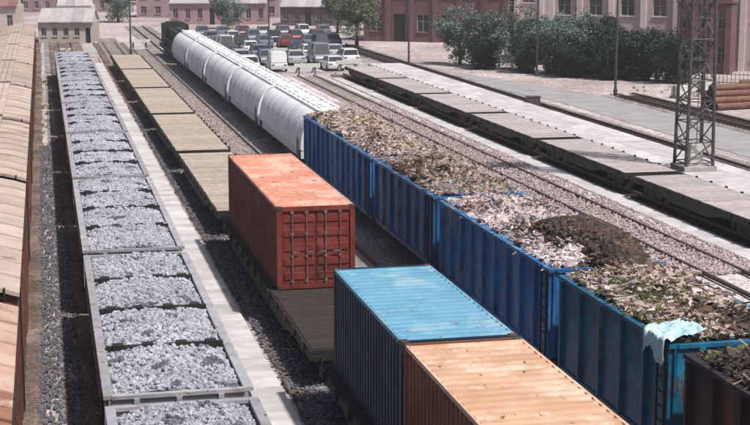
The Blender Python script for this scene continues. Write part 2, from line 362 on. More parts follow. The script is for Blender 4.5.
# -- covered boxcar with panelled roof
def boxcar(L, w_, h, roofm, sidem):
    root = empty('boxcar'); hw = w_/2; z0 = 1.25; ze = h - .28
    b = MB(); b.box(-hw+.05, hw-.05, .05, L-.05, z0, ze)
    n = int(L/1.0)
    for i in range(n+1):
        y = .06 + i*(L-.2)/n
        for s in (-1, 1): b.box(s*(hw-.05) - (.05 if s < 0 else 0), s*(hw-.05) + (.05 if s > 0 else 0), y-.0, y+.07, z0, ze)
    for zz in (1.9, 2.6, 3.3):
        for yy in (0, L): b.box(-hw+.15, hw-.15, yy-.0 if yy == 0 else yy-.05, yy+.05 if yy == 0 else yy, zz, zz+.12)
    b.box(-.25, .25, .3, L-.3, .95, 1.25); b.box(-hw, hw, 0, L, 1.13, 1.249)
    b.build('body', sidem, root)
    for s in (-1, 1):
        d = MB(); x = s*(hw-.05)
        d.box(min(x, x+s*.07), max(x, x+s*.07), L/2-1.1, L/2+1.1, z0+.08, ze-.1)
        for k in range(4): d.box(min(x+s*.07, x+s*.1), max(x+s*.07, x+s*.1), L/2-1.0+k*.62, L/2-.93+k*.62, z0+.1, ze-.12)
        dd = d.build('door', sidem, root)
        r = MB(); r.box(min(x, x+s*.12), max(x, x+s*.12), L/2-2.6, L/2+2.6, ze-.09, ze-.03); r.build('rail', 'black', dd)
    # roof: panels each with a raised seam
    n = 10; pl = L/n; prof = []
    for i in range(9):
        t = -1 + 2*i/8; prof.append((t*(hw+.02), ze + .28*(1 - t*t)))
    pm = MB(); low = [(x, z-.05) for x, z in reversed(prof)]
    pm.prof_y(prof + low, .012, pl-.012)
    pm.prof_y([(x, z+.045) for x, z in prof] + low, -.03, .011)
    me = pm.mesh('roof_panel', roofm)
    for i in range(n): link('roof_panel', me, root, (0, i*pl, .012*(i % 2)))
    if roofm == 'rustroof':
        me2 = me.copy(); me2.materials[0] = M['fadedpink']
        for o in [c for c in root.children if c.name.startswith('roof_panel') and c.location.y > 5.9*pl]: o.data = me2; o['label'] = 'faded pinkish tan roof panel'
    rb = MB()
    for k in (-.3, 0, .3): rb.box(k-.13, k+.13, .2, L-.2, h+.09, h+.13)
    for i in range(n): rb.box(-.43, .43, i*pl+.3, i*pl+.36, h-.03, h+.089)
    rb.build('running_board', roofm, root)
    hand(root, hw+.02, .5, z0, zt=ze); hand(root, -hw-.02, L-.5, z0, zt=ze); hand(root, hw-.5, -.04, z0, zt=h-.1, face=(0, 1))
    running(root, L)
    return root
LB = 16.1; PB = 17.0
protos = {}
for k, (rf, sd) in {'tan': ('beige', 'boxside'), 'pale': ('beige2', 'boxside'), 'rust': ('rustroof', 'boxside')}.items():
    protos[k] = boxcar(LB, 3.1, 4.3, rf, sd)
seq = [('rust', 15.5, 'boxcar with a rust red roof nearest the camera at the left edge'),
       ('pale', 32.8, 'pale tan roofed boxcar just behind the rust red roofed one'),
       ('tan', 49.8, 'weathered beige boxcar third from the camera in the left train'),
       ('pale', 66.8, 'pale tan boxcar fourth from the camera in the left train'),
       ('tan', 83.8, 'weathered beige boxcar fifth from the camera in the left train'),
       ('pale', 100.8, 'pale tan boxcar sixth from the camera in the left train'),
       ('pale', 117.8, 'pale tan boxcar second from the far end of the left train'),
       ('tan', 134.8, 'beige boxcar farthest away at the head of the left train')]
used = set()
for k, y, lab in seq:
    o = protos[k] if k not in used else copy_tree(protos[k]); used.add(k)
    o.location = (-2.3, y, 0); tag(o, lab, 'boxcar', 'boxcars in the train along the left edge')

# -- grey open wagon for stone
def gondola(L, w_, z1, mt, ribs=1.25, bars=(), z0=1.15, name='open_wagon', end_ribs=True, rib_d=.09):
    root = empty(name); hw = w_/2; t = .07
    f = MB(); f.box(-hw+t, hw-t, t, L-t, z0, z0+.08); f.box(-.28, .28, .2, L-.2, .9, z0-.001); f.build('floor', mt, root)
    n = max(3, int(L/ribs))
    for s in (-1, 1):
        b = MB(); a, c = sorted((s*hw, s*(hw-t))); b.box(a, c, 0, L, z0-.12, z1)
        for i in range(n+1):
            y = .05 + i*(L-.22)/n; a2, c2 = sorted((s*hw, s*(hw+rib_d))); b.prof_y([(a2, z0-.12), (c2, z0-.12), (c2, z1-.12), (a2, z1-.02)], y, y+.12)
        a3, c3 = sorted((s*(hw+rib_d+.02), s*(hw-t-.03))); b.box(a3, c3, -.01, L+.01, z1+.001, z1+.09)
        a4, c4 = sorted((s*hw, s*(hw+.05))); b.box(a4, c4, .02, L-.02, z0-.28, z0-.121)
        sd = b.build('side_wall', mt, root)
    for e in (0, 1):
        b = MB(); y = 0 if e == 0 else L-t; b.box(-hw+t+.001, hw-t-.001, y, y+t, z0-.1, z1)
        for k in (-.9, 0, .9): b.box(k-.06, k+.06, (y-.08) if e == 0 else y+t, y if e == 0 else y+t+.08, z0-.1, z1)
        b.box(-hw+t+.002, hw-t-.002, y-.05, y+t+.05, z1+.001, z1+.08)
        b.build('end_wall', mt, root)
    for yb in bars:
        b = MB(); b.box(-hw+t+.03, hw-t-.03, yb-.07, yb+.07, z1+.06, z1+.15); [b.box(q-.13, q+.13, yb-.13, yb+.13, z1-.1, z1+.19) for q in (-1.1, -.4, .4, 1.1)]; b.build('cross_brace', 'black', root)
    hand(root, -hw-rib_d-.03, .35, z0-.3, zt=z1); hand(root, hw+rib_d+.03, L-.35, z0-.3, zt=z1)
    running(root, L, 1.7)
    return root
LG = 15.05; PG = 15.8
gp = gondola(LG, 2.98, 2.12, 'greywagon', bars=(3.8, 7.6, 11.3))
def stone_load(n, seed, L, hw, z, name='stone_load'):
    random.seed(seed); b = MB()
    def hz(x, y): return z + .02 + .1*(1-(x/hw)**2)*(.6+.4*noise.noise(Vector((seed, y*.35, 1)))) + .07*noise.noise(Vector((x, y*.7, seed))) - .12*(abs(x)/hw)**4
    nx, ny = 12, 60
    o = len(b.v)
    for j in range(ny+1):
        for i in range(nx+1):
            x = -hw + 2*hw*i/nx; y = .1+(L-.2)*j/ny; b.v.append((x, y, hz(x, y)-.035))
    for j in range(ny):
        for i in range(nx):
            a = o+j*(nx+1)+i; b.f.append((a, a+1, a+nx+2, a+nx+1)); b.m.append(2)
    for _ in range(n):
        x = U(-hw+.05, hw-.05); y = U(.12, L-.12)
        dark = noise.noise(Vector((x*1.5, y*1.2, seed+3))) > .45
        stone_mesh(b, (x, y, hz(x, y)+U(-.05, .03)), (.03+.065*rnd()**2.4), 1 if dark or rnd() < .04 else 0)
    return b.mesh(name, ['stone', 'stonedark', 'fines'])
lm1 = stone_load(13500, 3, LG-.1, 1.41, 2.12); lm2 = stone_load(12000, 8, LG-.1, 1.41, 2.14); random.seed(21)
ords = ['nearest the camera', 'second from the camera', 'third from the camera', 'fourth from the camera', 'fifth from the camera', 'sixth from the camera', 'second from the far end', 'farthest from the camera']
for i in range(8):
    o = gp if i == 0 else copy_tree(gp); y = 14.9 + i*PG; o.location = (2.55, y, 0)
    tag(o, 'grey open wagon %s in the train loaded with stone' % ords[i], 'open wagon', 'grey open wagons of the stone train')
    h_ = link('stone_load', lm1 if i % 2 == 0 else lm2, None, (2.55, y+.05, .02*i % .05))
    tag(h_, 'crushed grey stone filling the open wagon %s' % ords[i], 'stone load', 'stone loads in the grey wagons', 'stuff')

# -- flatcars
def flatcar(L, w_=2.9, zt=1.17, mt='black', deckm='deck', stakes=True, name='flatcar', plank=.48):
    root = empty(name); hw = w_/2
    b = MB(); b.box(-.35, .35, .1, L-.1, .72, zt-.071)
    for s in (-1, 1):
        a, c = sorted((s*(hw-.06), s*hw))
        d = .3
        b.prof_x([(0, zt-.02), (0, zt-.3), (3, zt-.3), (4.5, zt-.55), (L-4.5, zt-.55), (L-3, zt-.3), (L, zt-.3), (L, zt-.02)], a, c)
    for y in (0, L-.08): b.box(-hw+.061, hw-.061, y, y+.08, zt-.32, zt-.02)
    n = int(L/1.5)
    for i in range(n+1): b.box(-hw+.06, hw-.06, .1+i*(L-.3)/n, .16+i*(L-.3)/n, zt-.25, zt-.072)
    b.build('underframe', mt, root)
    k = int((L-.2)/plank); pl = (L-.2)/k
    pm = MB(); pm.box(-hw+.07, hw-.07, .012, pl-.012, zt-.07, zt-.0); me = pm.mesh('plank', deckm, .008)
    for i in range(k): link('plank', me, root, (U(-.015, .015), .1+i*pl, U(-.012, .008)), (U(-.006,.006), 0, U(-.004, .004)))
    if stakes:
        sm = MB(); sm.box(0, .09, -.07, .07, zt-.22, zt+.03); me = sm.mesh('stake_pocket', mt)
        for i in range(n):
            for s in (-1, 1): link('stake_pocket', me, root, (s*(hw+.001) if s > 0 else -hw-.091, .9+i*(L-1.8)/(n-1), 0))
    for s in (-1, 1):
        b = MB(); b.cyl((s*(hw-.3), -.08, .7), (s*(hw-.3), -.02, 1.0), .02); b.cyl((s*(hw-.3), -.1, 1.0), (s*(hw-.05), -.1, 1.0), .02); b.build('brake_hose', 'black', root)
    running(root, L, 1.8)
    return root
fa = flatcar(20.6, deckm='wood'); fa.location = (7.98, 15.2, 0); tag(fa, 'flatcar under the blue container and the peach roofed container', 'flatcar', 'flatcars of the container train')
fb = flatcar(20.4, deckm='wood'); fb.location = (7.98, 37.1, 0); tag(fb, 'flatcar carrying the orange container with its front deck empty', 'flatcar', 'flatcars of the container train')  # dark deck colour stands in for shade in front of the container
fp = flatcar(17.6); flab = ['first empty flatcar behind the orange container', 'second empty flatcar behind the orange container', 'third empty flatcar behind the orange container', 'fourth empty flatcar behind the orange container', 'last empty flatcar at the far end of the container train']
for i in range(5):
    o = fp if i == 0 else copy_tree(fp); o.location = (7.98, 58.7+18.7*i, 0); tag(o, flab[i], 'flatcar', 'flatcars of the container train')
dk = flatcar(12.6, 2.75, 1.14, 'black', 'paledeck', name='flat_wagon', plank=.5)
dl = ['nearest pale decked flat wagon beside the concrete platform, by the mast', 'second pale decked flat wagon from the mast beside the platform', 'third pale decked flat wagon along the platform', 'fourth pale decked flat wagon along the platform', 'fifth pale decked flat wagon along the platform', 'farthest pale decked flat wagon near the end of the platform']
for i in range(6):
    o = dk if i == 0 else copy_tree(dk); o.location = (28.0, 51.5+13.6*i, 0); tag(o, dl[i], 'flat wagon', 'flat wagons beside the platform')

# -- containers
def corr(n, per, depth):
    """trapezoid corrugation outline: list of (along, out)"""
    pts = []; p = per
    for i in range(n):
        a = i*p; pts += [(a, 0), (a+p*.28, 0), (a+p*.42, depth), (a+p*.78, depth), (a+p*.92, 0)]
    pts.append((n*p, 0)); return pts
def container(L, side, top, door, H_=2.59, W=2.44, front_door=True, name='container'):
    root = empty(name); hw = W/2
    # corrugated long sides
    n = int((L-.36)/.28); per = (L-.36)/n; cs = corr(n, per, -.036)
    for s in (-1, 1):
        b = MB(); vs = []
        for a, d in cs:
            x = s*(hw-.012+d); vs += [(x, .18+a, .16), (x, .18+a, H_-.1)]
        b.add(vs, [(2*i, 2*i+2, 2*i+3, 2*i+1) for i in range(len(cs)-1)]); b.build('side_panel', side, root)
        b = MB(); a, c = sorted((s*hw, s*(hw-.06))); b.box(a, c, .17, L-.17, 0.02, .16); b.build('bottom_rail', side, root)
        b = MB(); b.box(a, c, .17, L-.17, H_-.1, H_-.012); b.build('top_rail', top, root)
    n = int((L-.3)/.34); per = (L-.3)/n; cr = corr(n, per, .034); b = MB(); vs = []
    for a, d in cr: vs += [(-hw+.061, .15+a, H_-.04+d), (hw-.061, .15+a, H_-.04+d)]
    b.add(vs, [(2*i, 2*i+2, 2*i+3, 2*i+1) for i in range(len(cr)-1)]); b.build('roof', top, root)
    b = MB(); b.box(-hw+.061, hw-.061, .15, L-.15, .1, .15); b.build('floor', 'deck', root)
    for e in (0, 1):
        y = 0 if e == 0 else L
        def yb(a, c): return (y+a, y+c) if e == 0 else (y-c, y-a)
        b = MB()
        for s in (-1, 1):
            a, c = sorted((s*hw, s*(hw-.15))); q = yb(.002, .17); b.box(a, c, q[0], q[1], .12, H_-.12)
        q = yb(.002, .12); b.box(-hw+.151, hw-.151, q[0], q[1], .02, .15); b.box(-hw+.151, hw-.151, q[0], q[1], H_-.14, H_-.012)
        b.build('end_frame', door if e == 0 else side, root)
        for s in (-1, 1):
            for z in (0, H_-.118):
                a, c = sorted((s*(hw+.004), s*(hw-.165))); q = yb(-.006, .175); b = MB(); b.box(a, c, q[0], q[1], z, z+.118); b.build('corner_casting', 'casting', root, .008)
        if e == 0 and front_door:
            for s in (-1, 1):
                a, c = sorted((s*.012, s*(hw-.16))); d = MB(); q = yb(.05, .09); d.box(a, c, q[0], q[1], .16, H_-.15)
                for k in range(5): q = yb(.025, .05); d.box(a+.05, c-.05, q[0], q[1], .3+k*.45, .52+k*.45)
                dd = d.build('door', door, root, .006)
                for k in (.3, .75):
                    r = MB(); r.cyl((s*k, y-.0, .1), (s*k, y-.0, H_-.08), .018, n=8)
                    for zz in (.22, 1.0, 1.7, H_-.22): r.box(s*k-.05, s*k+.05, y-.01, y+.03, zz, zz+.08)
                    r.box(min(s*k, s*(k-.22)), max(s*k, s*(k-.22)), y-.035, y-.015, 1.15, 1.2)
                    r.build('lock_rod', 'rod', dd)
        else:
            m_ = 8; pr = (W-.32)/m_; c2 = corr(m_, pr, -.036); b = MB(); vs = []
            for a, d in c2:
                yy = y + (.05 - d if e == 0 else -.05 + d); vs += [(-hw+.16+a, yy, .15), (-hw+.16+a, yy, H_-.14)]
            b.add(vs, [(2*i, 2*i+2, 2*i+3, 2*i+1) for i in range(len(c2)-1)]); b.build('end_panel', side, root)
    return root
ZC = 1.185
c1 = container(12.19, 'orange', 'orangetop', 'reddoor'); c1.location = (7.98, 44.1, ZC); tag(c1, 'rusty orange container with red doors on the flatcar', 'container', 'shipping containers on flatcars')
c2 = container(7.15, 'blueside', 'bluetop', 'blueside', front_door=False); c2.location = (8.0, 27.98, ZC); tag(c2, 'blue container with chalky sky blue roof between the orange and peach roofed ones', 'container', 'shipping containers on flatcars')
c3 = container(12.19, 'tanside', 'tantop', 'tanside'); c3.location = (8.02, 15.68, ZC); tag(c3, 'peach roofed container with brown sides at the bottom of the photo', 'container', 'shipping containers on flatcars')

# -- blue open wagons with scrap
def scrap(L, hw, z, seed, mats, wts, n, hump=.5):
    random.seed(seed); b = MB()
    def hz(x, y):
        e = min(1, y/.9, (L-y)/.9); return z + (hump*(1-(x/hw)**2)*(.6+.8*noise.noise(Vector((x*.5, y*.45, seed)))) + .25*noise.noise(Vector((x*1.3, y*1.1, seed+4)))) * max(.3, e) + .1
    nx, ny = 10, int(L*3)
    for j in range(ny+1):
        for i in range(nx+1):
            x = -hw+2*hw*i/nx; y = .08+(L-.16)*j/ny; b.v.append((x, y, hz(x, y)-.12))
    for j in range(ny):
        for i in range(nx):
            a = j*(nx+1)+i; b.f.append((a, a+1, a+nx+2, a+nx+1)); b.m.append(0)
    for _ in range(n):
        x = U(-hw+.06, hw-.02); y = U(.12, L-.12); zz = hz(x, y) - .05
        # patches of one kind of scrap
        pn = (noise.noise(Vector((x*.5, y*.4, seed+9)))*1.0+.5 + U(-.33, .33)); pn = max(0, min(.999, pn)); acc = 0; mi = 0
        tot = sum(wts)
        for q, w_ in enumerate(wts):
            acc += w_/tot
            if pn < acc: mi = q; break
        mtx = Matrix.Translation((x, y, zz)) @ Matrix.Rotation(U(0, 6.3), 4, 'Z') @ Matrix.Rotation(U(-.7, .7), 4, 'X') @ Matrix.Rotation(U(-.5, .5), 4, 'Y')
        if rnd() < .22: mi = int(rnd()*len(mats))
        k = rnd()
        if k < .14:      # bent plate with a folded edge
            s = U(.04, .13); cv = U(-.5, .5); q = U(.3, 1.2)
            vs = []
            for a_ in range(4):
                for b_ in range(2): vs.append(mtx @ Vector(((a_-1.5)*s*.7, (b_-.5)*s*2*q, cv*s*(a_-1.5)**2*.5)))
            vs += [v + mtx.to_3x3() @ Vector((0, 0, -.025)) for v in vs]
            b.add(vs, [(2*a_, 2*a_+1, 2*a_+3, 2*a_+2) for a_ in range(3)] + [(8+2*a_, 10+2*a_, 11+2*a_, 9+2*a_) for a_ in range(3)] + [(2*a_, 2*a_+2, 2*a_+10, 2*a_+8) for a_ in range(3)] + [(2*a_+1, 2*a_+9, 2*a_+11, 2*a_+3) for a_ in range(3)], mi)
        elif k < .27: # bars, pipes and wire, some bent
            s = U(.1, .42); r_ = U(.008, .025); e = Vector((0, 0, U(-.1, .1))); b.cyl(mtx @ Vector((-s, 0, 0)), mtx @ e, r_, n=5, mi=mi); b.cyl(mtx @ e, mtx @ Vector((s*.9, U(-.2, .2), 0)), r_, n=5, mi=mi)
        elif k < .35: s = U(.05, .14); b.cyl(mtx @ Vector((0, 0, -s*.4)), mtx @ Vector((0, 0, s*.4)), s, s*U(.75, 1), n=9, mi=mi)
        elif k < .5: # crushed boxes
            s = U(.03, .12); hx, hy, hz_ = s, s*U(.5, 1), s*U(.3, .8); jt = s*.25
            vs = [mtx @ Vector((sx*hx+U(-jt, jt), sy*hy+U(-jt, jt), sz*hz_+U(-jt, jt))) for sz in (-1, 1) for sx, sy in ((-1,-1),(1,-1),(1,1),(-1,1))]
            b.add(vs, [(0,3,2,1),(4,5,6,7),(0,1,5,4),(1,2,6,5),(2,3,7,6),(3,0,4,7)], mi)
        else: stone_mesh(b, (x, y, zz-.01), .03+.085*rnd()**2, mi)
    return b.mesh('scrap_load', mats)
LW = [  # y0, y1, paint, mats, weights, label wagon, label load
 (57.1, 72.7, 'blue', ['s_tan', 's_rust', 's_pink', 's_dark'], [5, 1.5, 3, .6], 'long blue open wagon coupled to the white covered wagon', 'tan scrap heaped in the long blue wagon next to the white train'),
 (47.2, 56.4, 'blue', ['s_dark', 's_rust', 's_tan', 's_pink', 's_blue'], [2, 3, 3.5, 1.5, 1], 'blue open wagon right of the orange container front', 'brown and grey scrap in the second blue wagon from the white train'),
 (35.5, 46.5, 'blue', ['s_dark', 's_rust', 's_blue', 's_pink', 's_white'], [.6, 1.0, .6, 8, .7], 'blue open wagon between the teal wagon and a shorter blue one', 'pale pinkish scrap in the blue wagon just behind the teal one'),
 (27.9, 34.8, 'teal', ['s_dark', 's_rust', 's_tan', 's_pink', 's_olive'], [2, 2.2, 1.6, 2.6, 2.6], 'short teal open wagon beside the peach container roof', 'mixed olive and tan scrap in the short teal wagon'),
 (15.0, 27.2, 'darkwagon', ['s_dark', 's_olive', 's_rust', 's_pink'], [3, 2, 3, .8], 'dark purple open wagon in the lower right corner', 'dark brown and olive scrap in the corner wagon'),
]
for i, (y0, y1, pm_, ms, wt, lw, ll) in enumerate(LW):
    o = gondola(y1-y0, 3.0, 3.3, pm_, ribs=1.15, rib_d=.11); o.location = (14.15, y0, 0); tag(o, lw, 'scrap wagon', 'open scrap wagons of the blue train')
    me = scrap(y1-y0-.16, 1.46, 3.34, 40+i, ms, wt, int((y1-y0)*1350), .36)
    tag(link('scrap_load', me, None, (14.15, y0+.08, 0)), ll, 'scrap load', 'scrap loads in the blue train', 'stuff')
random.seed(5)
# heap of dark scrap standing higher at the front of the third wagon
b = MB()
for _ in range(3600):
    a = U(0, 6.3); r_ = math.sqrt(rnd()); x = 14.5+1.15*r_*math.cos(a); y = 38.0+3.1*r_*math.sin(a)*(1+.2*math.sin(3*a)); z = 3.5+.6*(1-r_**2)
    if rnd() < .6: stone_mesh(b, (x, y, z), U(.05, .17), 0 if rnd() < .7 else 1)
    else:
        mtx = Matrix.Translation((x, y, z)) @ Matrix.Rotation(U(0, 6.3), 4, 'Z') @ Matrix.Rotation(U(-.6, .6), 4, 'X'); s = U(.06, .26); b.box(-s, s, -s*.4, s*.4, -.03, .03, 0 if rnd() < .6 else 1, mtx)
tag(b.build('scrap_heap', ['s_dark', 's_rust']), 'dark brown scrap heap on the front half of the blue wagon', 'scrap heap', kind='stuff')
# crumpled pale tarp over the corner of the teal wagon
b = MB(); nx, ny = 44, 40
for j in range(ny+1):
    for i in range(nx+1):
        u = i/nx; v = j/ny; x = 12.44 + max(0, u-.3)*1.35; y = 27.9+v*1.15
        z = 3.5 - max(0, .3-u)*(1.5+.5*math.sin(v*7)) + .09*noise.noise(Vector((u*6, v*6, 2))) + .05*noise.noise(Vector((u*14, v*14, 5)))+ .025*noise.noise(Vector((u*30, v*22, 8)))+ max(0, u-.4)*.25
        if u < .3: x = 12.45 + .09*noise.noise(Vector((u*3, v*14, 1))) - .04
        b.v.append((x, y, z))
for j in range(ny):
    for i in range(nx):
        a = j*(nx+1)+i; b.f.append((a, a+1, a+nx+2, a+nx+1)); b.m.append(0)
t = b.build('tarp', 'tarp'); t.data.shade_smooth(); md = t.modifiers.new('thickness', 'SOLIDIFY'); md.thickness = .012
tag(t, 'crumpled pale cyan tarp over the front corner of the teal wagon', 'tarp')

# -- white covered wagons
def covered(L):
    root = empty('covered_wagon'); hw = 1.5
    b = MB(); b.box(-hw+.04, hw-.04, .04, L-.04, 1.0, 1.44); b.box(-.3, .3, .2, L-.2, .85, 1.099)
    n = 11
    for i in range(n+1):
        y = .04+i*(L-.16)/n
        for s in (-1, 1): a, c = sorted((s*(hw-.04), s*(hw+.02))); b.box(a, c, y, y+.08, 1.0, 1.44)
    b.build('body', 'white', root)
    sp = lambda v: math.copysign(abs(v)**.8, v)
    prof = [(sp(math.cos(R(a)))*(hw+.03), 1.45+abs(math.sin(R(a)))**.9*2.0) for a in range(0, 181, 6)]
    n = 8; pl = L/n; pm = MB(); inn = [(x*.965, 1.451+(z-1.45)*.97) for x, z in reversed(prof)]
    pm.prof_y(prof+inn, .01, pl-.01); pm.prof_y([(x*1.006, z+.01) for x, z in prof]+inn, -.02, .009)
    me = pm.mesh('roof_panel', 'white')
    for i in range(n): link('roof_panel', me, root, (0, i*pl, 0))
    for y in (.02, L-.06):
        e = MB(); e.prof_y([(x*.97, z-.02) for x, z in prof], y, y+.04); e.build('end_gable', 'white', root)
    hm = MB(); hm.cyl((0, 0, 3.5), (0, 0, 3.62), .3, n=14); hm.box(-.34, .34, -.04, .04, 3.621, 3.65); me = hm.mesh('hatch', 'white')
    for i in range(4): link('hatch', me, root, (0, 1.9+i*(L-3.8)/3, 0))
    wk_ = MB()
    for k_ in (-.55, .4):
        wk_.box(k_, k_+.15, .3, L-.3, 3.6, 3.63)
    for q in range(10): wk_.box(-.56, .56, .4+q*(L-.9)/9, .45+q*(L-.9)/9, 3.5, 3.599)
    wk_.build('running_board', 'white', root)
    for y in (.2, L-.6):
        hb = MB(); hb.box(-hw-.03, -hw+.02, y, y+.4, 1.05, 1.4); hb.build('data_plate', 'black', root)
    hand(root, -hw-.05, .9, 1.0, zt=2.1, mt='rod'); hand(root, .5, -.05, 1.0, zt=3.4, mt='rod', face=(0, 1)); running(root, L)
    return root
cw = covered(14.85); cl = ['nearest white covered wagon, coupled to the blue scrap train', 'second white covered wagon from the blue wagons', 'third white covered wagon, middle of the white row', 'fourth white covered wagon, second from the dark locomotive', 'farthest white covered wagon, next to the dark locomotive']
for i in range(5):
    o = cw if i == 0 else copy_tree(cw); o.location = (14.15, 74.0+15.5*i, 0); tag(o, cl[i], 'covered wagon', 'white covered wagons')

# -- dark locomotive
lo = empty('locomotive', (14.15, 153.2, 0)); tag(lo, 'dark diesel locomotive at the far end of the white wagons', 'locomotive')
b = MB(); b.box(-1.45, 1.45, 0, 15, .95, 1.35); b.build('frame', 'black', lo)
b = MB(); b.box(-.85, .85, .8, 10, 1.351, 3.2); b.box(-.85, .85, 12.4, 14.6, 1.351, 3.0)
for i in range(12): b.box(-.9, .9, 1.2+i*.7, 1.5+i*.7, 1.6, 2.6)
b.build('hood', 'black', lo, .04)
b = MB(); b.prof_y([(-1.4, 1.352), (1.4, 1.352), (1.4, 3.5), (.8, 3.8), (-.8, 3.8), (-1.4, 3.5)], 10.002, 12.398); cb = b.build('cab', 'black', lo)
for x0, x1 in ((-1.1, -.2), (.2, 1.1)):
    b = MB(); b.box(x0, x1, 9.98, 10.0, 3.25-.05, 3.6); b.build('window', 'glass', cb)
for y in (2.5, 5, 7.5): b = MB(); b.cyl((0, y, 3.2), (0, y, 3.4), .4, n=14); b.build('fan_cover', 'galv', lo)
b = MB(); b.cyl((.4, 9, 3.2), (.4, 9, 3.6), .13, n=10); b.build('exhaust', 'black', lo)
b = MB()
for s in (-1, 1):
    b.cyl((s*1.35, .1, 2.3), (s*1.35, 9.8, 2.3), .025, n=6)
    for i in range(7): b.cyl((s*1.35, .1+i*1.6, 1.35), (s*1.35, .1+i*1.6, 2.3), .02, n=6)
b.build('handrail', 'galv', lo); running(lo, 15, 2.5)

# -- platform with edge slabs
pf = empty('platform', (30.05, 46, 0), kind='structure')
b = MB(); b.box(0.02, 3.2, 0, 92, -.1, .8); b.build('platform_wall', 'concrete', pf)
sm = MB(); sm.box(-.04, 1.07, .008, 1.99, .801, .9); me1 = sm.mesh('paving_slab', 'slab', .01)
for i in range(46):
    for k in range(3): link('paving_slab', me1, pf, (k*1.09+U(-.006, .006), i*2.0, U(-.008, .008)), (0, 0, 0))
# crates and drums on the platform
def crate(x, y, z, s, lab, rz=0):
    r_ = empty('crate', (x, y, z), rz, label=lab, cat='crate', group='wooden crates on the platform')
    b = MB(); b.box(-s*.47, s*.47, -s*.47, s*.47, .08, s*.9); b.build('case', 'box_wood', r_)
    pm = MB(); pm.box(-s*.5, s*.5, -.07, .07, -.011, .011)
    me = pm.mesh('slat', 'box_wood')
    for k in range(4):
        zz = .16+k*(s*.9-.2)/3
        for a in range(4): link('slat', me, r_, (math.sin(a*math.pi/2)*s*.483, -math.cos(a*math.pi/2)*s*.483, zz), (math.pi/2, 0, a*math.pi/2))
    b = MB()
    for k in (-.4, 0, .4): b.box(-s*.5, s*.5, k*s-.05, k*s+.05, 0, .078)
    b.build('skid', 'box_wood', r_)


# -- lattice floodlight mast on a whitewashed pedestal
ms = empty('light_mast', (30.95, 66.9, .9)); tag(ms, 'tall steel lattice floodlight mast on a whitewashed pedestal', 'mast')
b = MB(); b.box(-.85, .85, -.85, .85, -.0, .25); b.build('footing', 'concrete', ms, .02)
b = MB(); b.prof_y([(-.36, .25), (.36, .25), (.3, 1.35), (-.3, 1.35)], -.33, .33); b.build('pedestal', 'whitepaint', ms, .02)
b = MB(); Ht = 19; 
def hwid(z): return .68 - .25*(z-1.4)/Ht
for sx in (-1, 1):
    for sy in (-1, 1): b.cyl((sx*hwid(.25), sy*hwid(.25), .24), (sx*hwid(Ht), sy*hwid(Ht), Ht), .085, .07, n=6)
b.build('leg', 'galv', ms)
b = MB(); z = .4; k = 0
while z < Ht-.8:
    z2 = z+1.0; h1 = hwid(z); h2 = hwid(z2)
    for a in range(4):
        c = [(-1,-1),(1,-1),(1,1),(-1,1)]; p = c[a]; q = c[(a+1) % 4]
        if k % 2: p, q = q, p
        b.cyl((p[0]*h1, p[1]*h1, z), (q[0]*h2, q[1]*h2, z2), .038, n=5); b.cyl((p[0]*h1, p[1]*h1, z), (q[0]*h1, q[1]*h1, z), .034, n=5)
    z = z2; k += 1
b.build('bracing', 'galv', ms)
b = MB()
for xx in (-.16, .16): b.box(xx-.015, xx+.015, -.62, -.59, 1.4, Ht)
for i in range(58): b.box(-.16, .16, -.615, -.595, 1.5+i*.3, 1.525+i*.3)
b.build('ladder', 'galv', ms)
b = MB(); b.box(-1.2, 1.2, -.9, .9, Ht, Ht+.08); pl = b.build('lamp_platform', 'galv', ms)
for i in range(4):
    b = MB(); b.box(-1.1+i*.6, -.75+i*.6, -1.15, -.9, Ht+.2, Ht+.6, 0); b.box(-1.07+i*.6, -.78+i*.6, -1.165, -1.151, Ht+.23, Ht+.57, 1); b.build('floodlight', ['galv', 'lampglass'], pl)
# junction box by the mast and low relay cabinets
def cabinet(x, y, z, lab, s=1.0):
    r_ = empty('relay_cabinet', (x, y, z), 0, label=lab, cat='cabinet', group='relay cabinets by the tracks')
    b = MB(); b.box(-.45*s, .45*s, -.3*s, .3*s, 0, 1.25*s); b.build('case', 'galv', r_, .015)
    for k in (-1, 1):
        b = MB(); a, c = sorted((k*.02, k*.42*s)); b.box(a, c, -.33*s, -.302*s, .08, 1.18*s); d = b.build('door', 'galv', r_)
        b = MB(); b.box(k*.06-.015, k*.06+.015, -.36*s, -.331*s, .55, .7); b.build('handle', 'black', d)
    b = MB(); b.box(-.5*s, .5*s, -.36*s, .36*s, 1.251*s, 1.31*s); b.build('lid', 'galv', r_)
cabinet(25.9+.0, 45.3-1.5, 0, 'grey relay cabinet at the near end of the slab walkway'); cabinet(20.2, 88, 0, 'grey relay cabinet in the gravel left of the pale track')
cabinet(34.0-.2+.0, 100, .0, 'grey relay cabinet behind the platform')

# -- lamp posts
def lamp_post(x, y, h, lab, rz=0):
    r_ = empty('lamp_post', (x, y, 0), rz, label=lab, cat='lamp post', group='lamp posts in the yard')
    b = MB(); b.cyl((0, 0, 0), (0, 0, h), .11, .06, n=8); b.cyl((0, 0, 0), (0, 0, .5), .17, .17, n=8); b.build('pole', 'galv', r_)
    b = MB(); b.cyl((0, 0, h-.1), (1.5, 0, h+.25), .04, n=6); b.build('arm', 'galv', r_)
    b = MB(); b.box(1.4, 2.0, -.14, .14, h+.18, h+.3, 0); b.box(1.45, 1.95, -.11, .11, h+.15, h+.179, 1); b.build('lamp_head', ['galv', 'lampglass'], r_)
lamp_post(34.7, 140.5, 11, 'lamp post at the corner of the car park by the road', 0)
lamp_post(26.0, 174, 10, 'lamp post standing in the middle of the car park', 3.1)
lamp_post(44.6, 131, 10, 'lamp post between the road and the grey-green trees', 2.6)
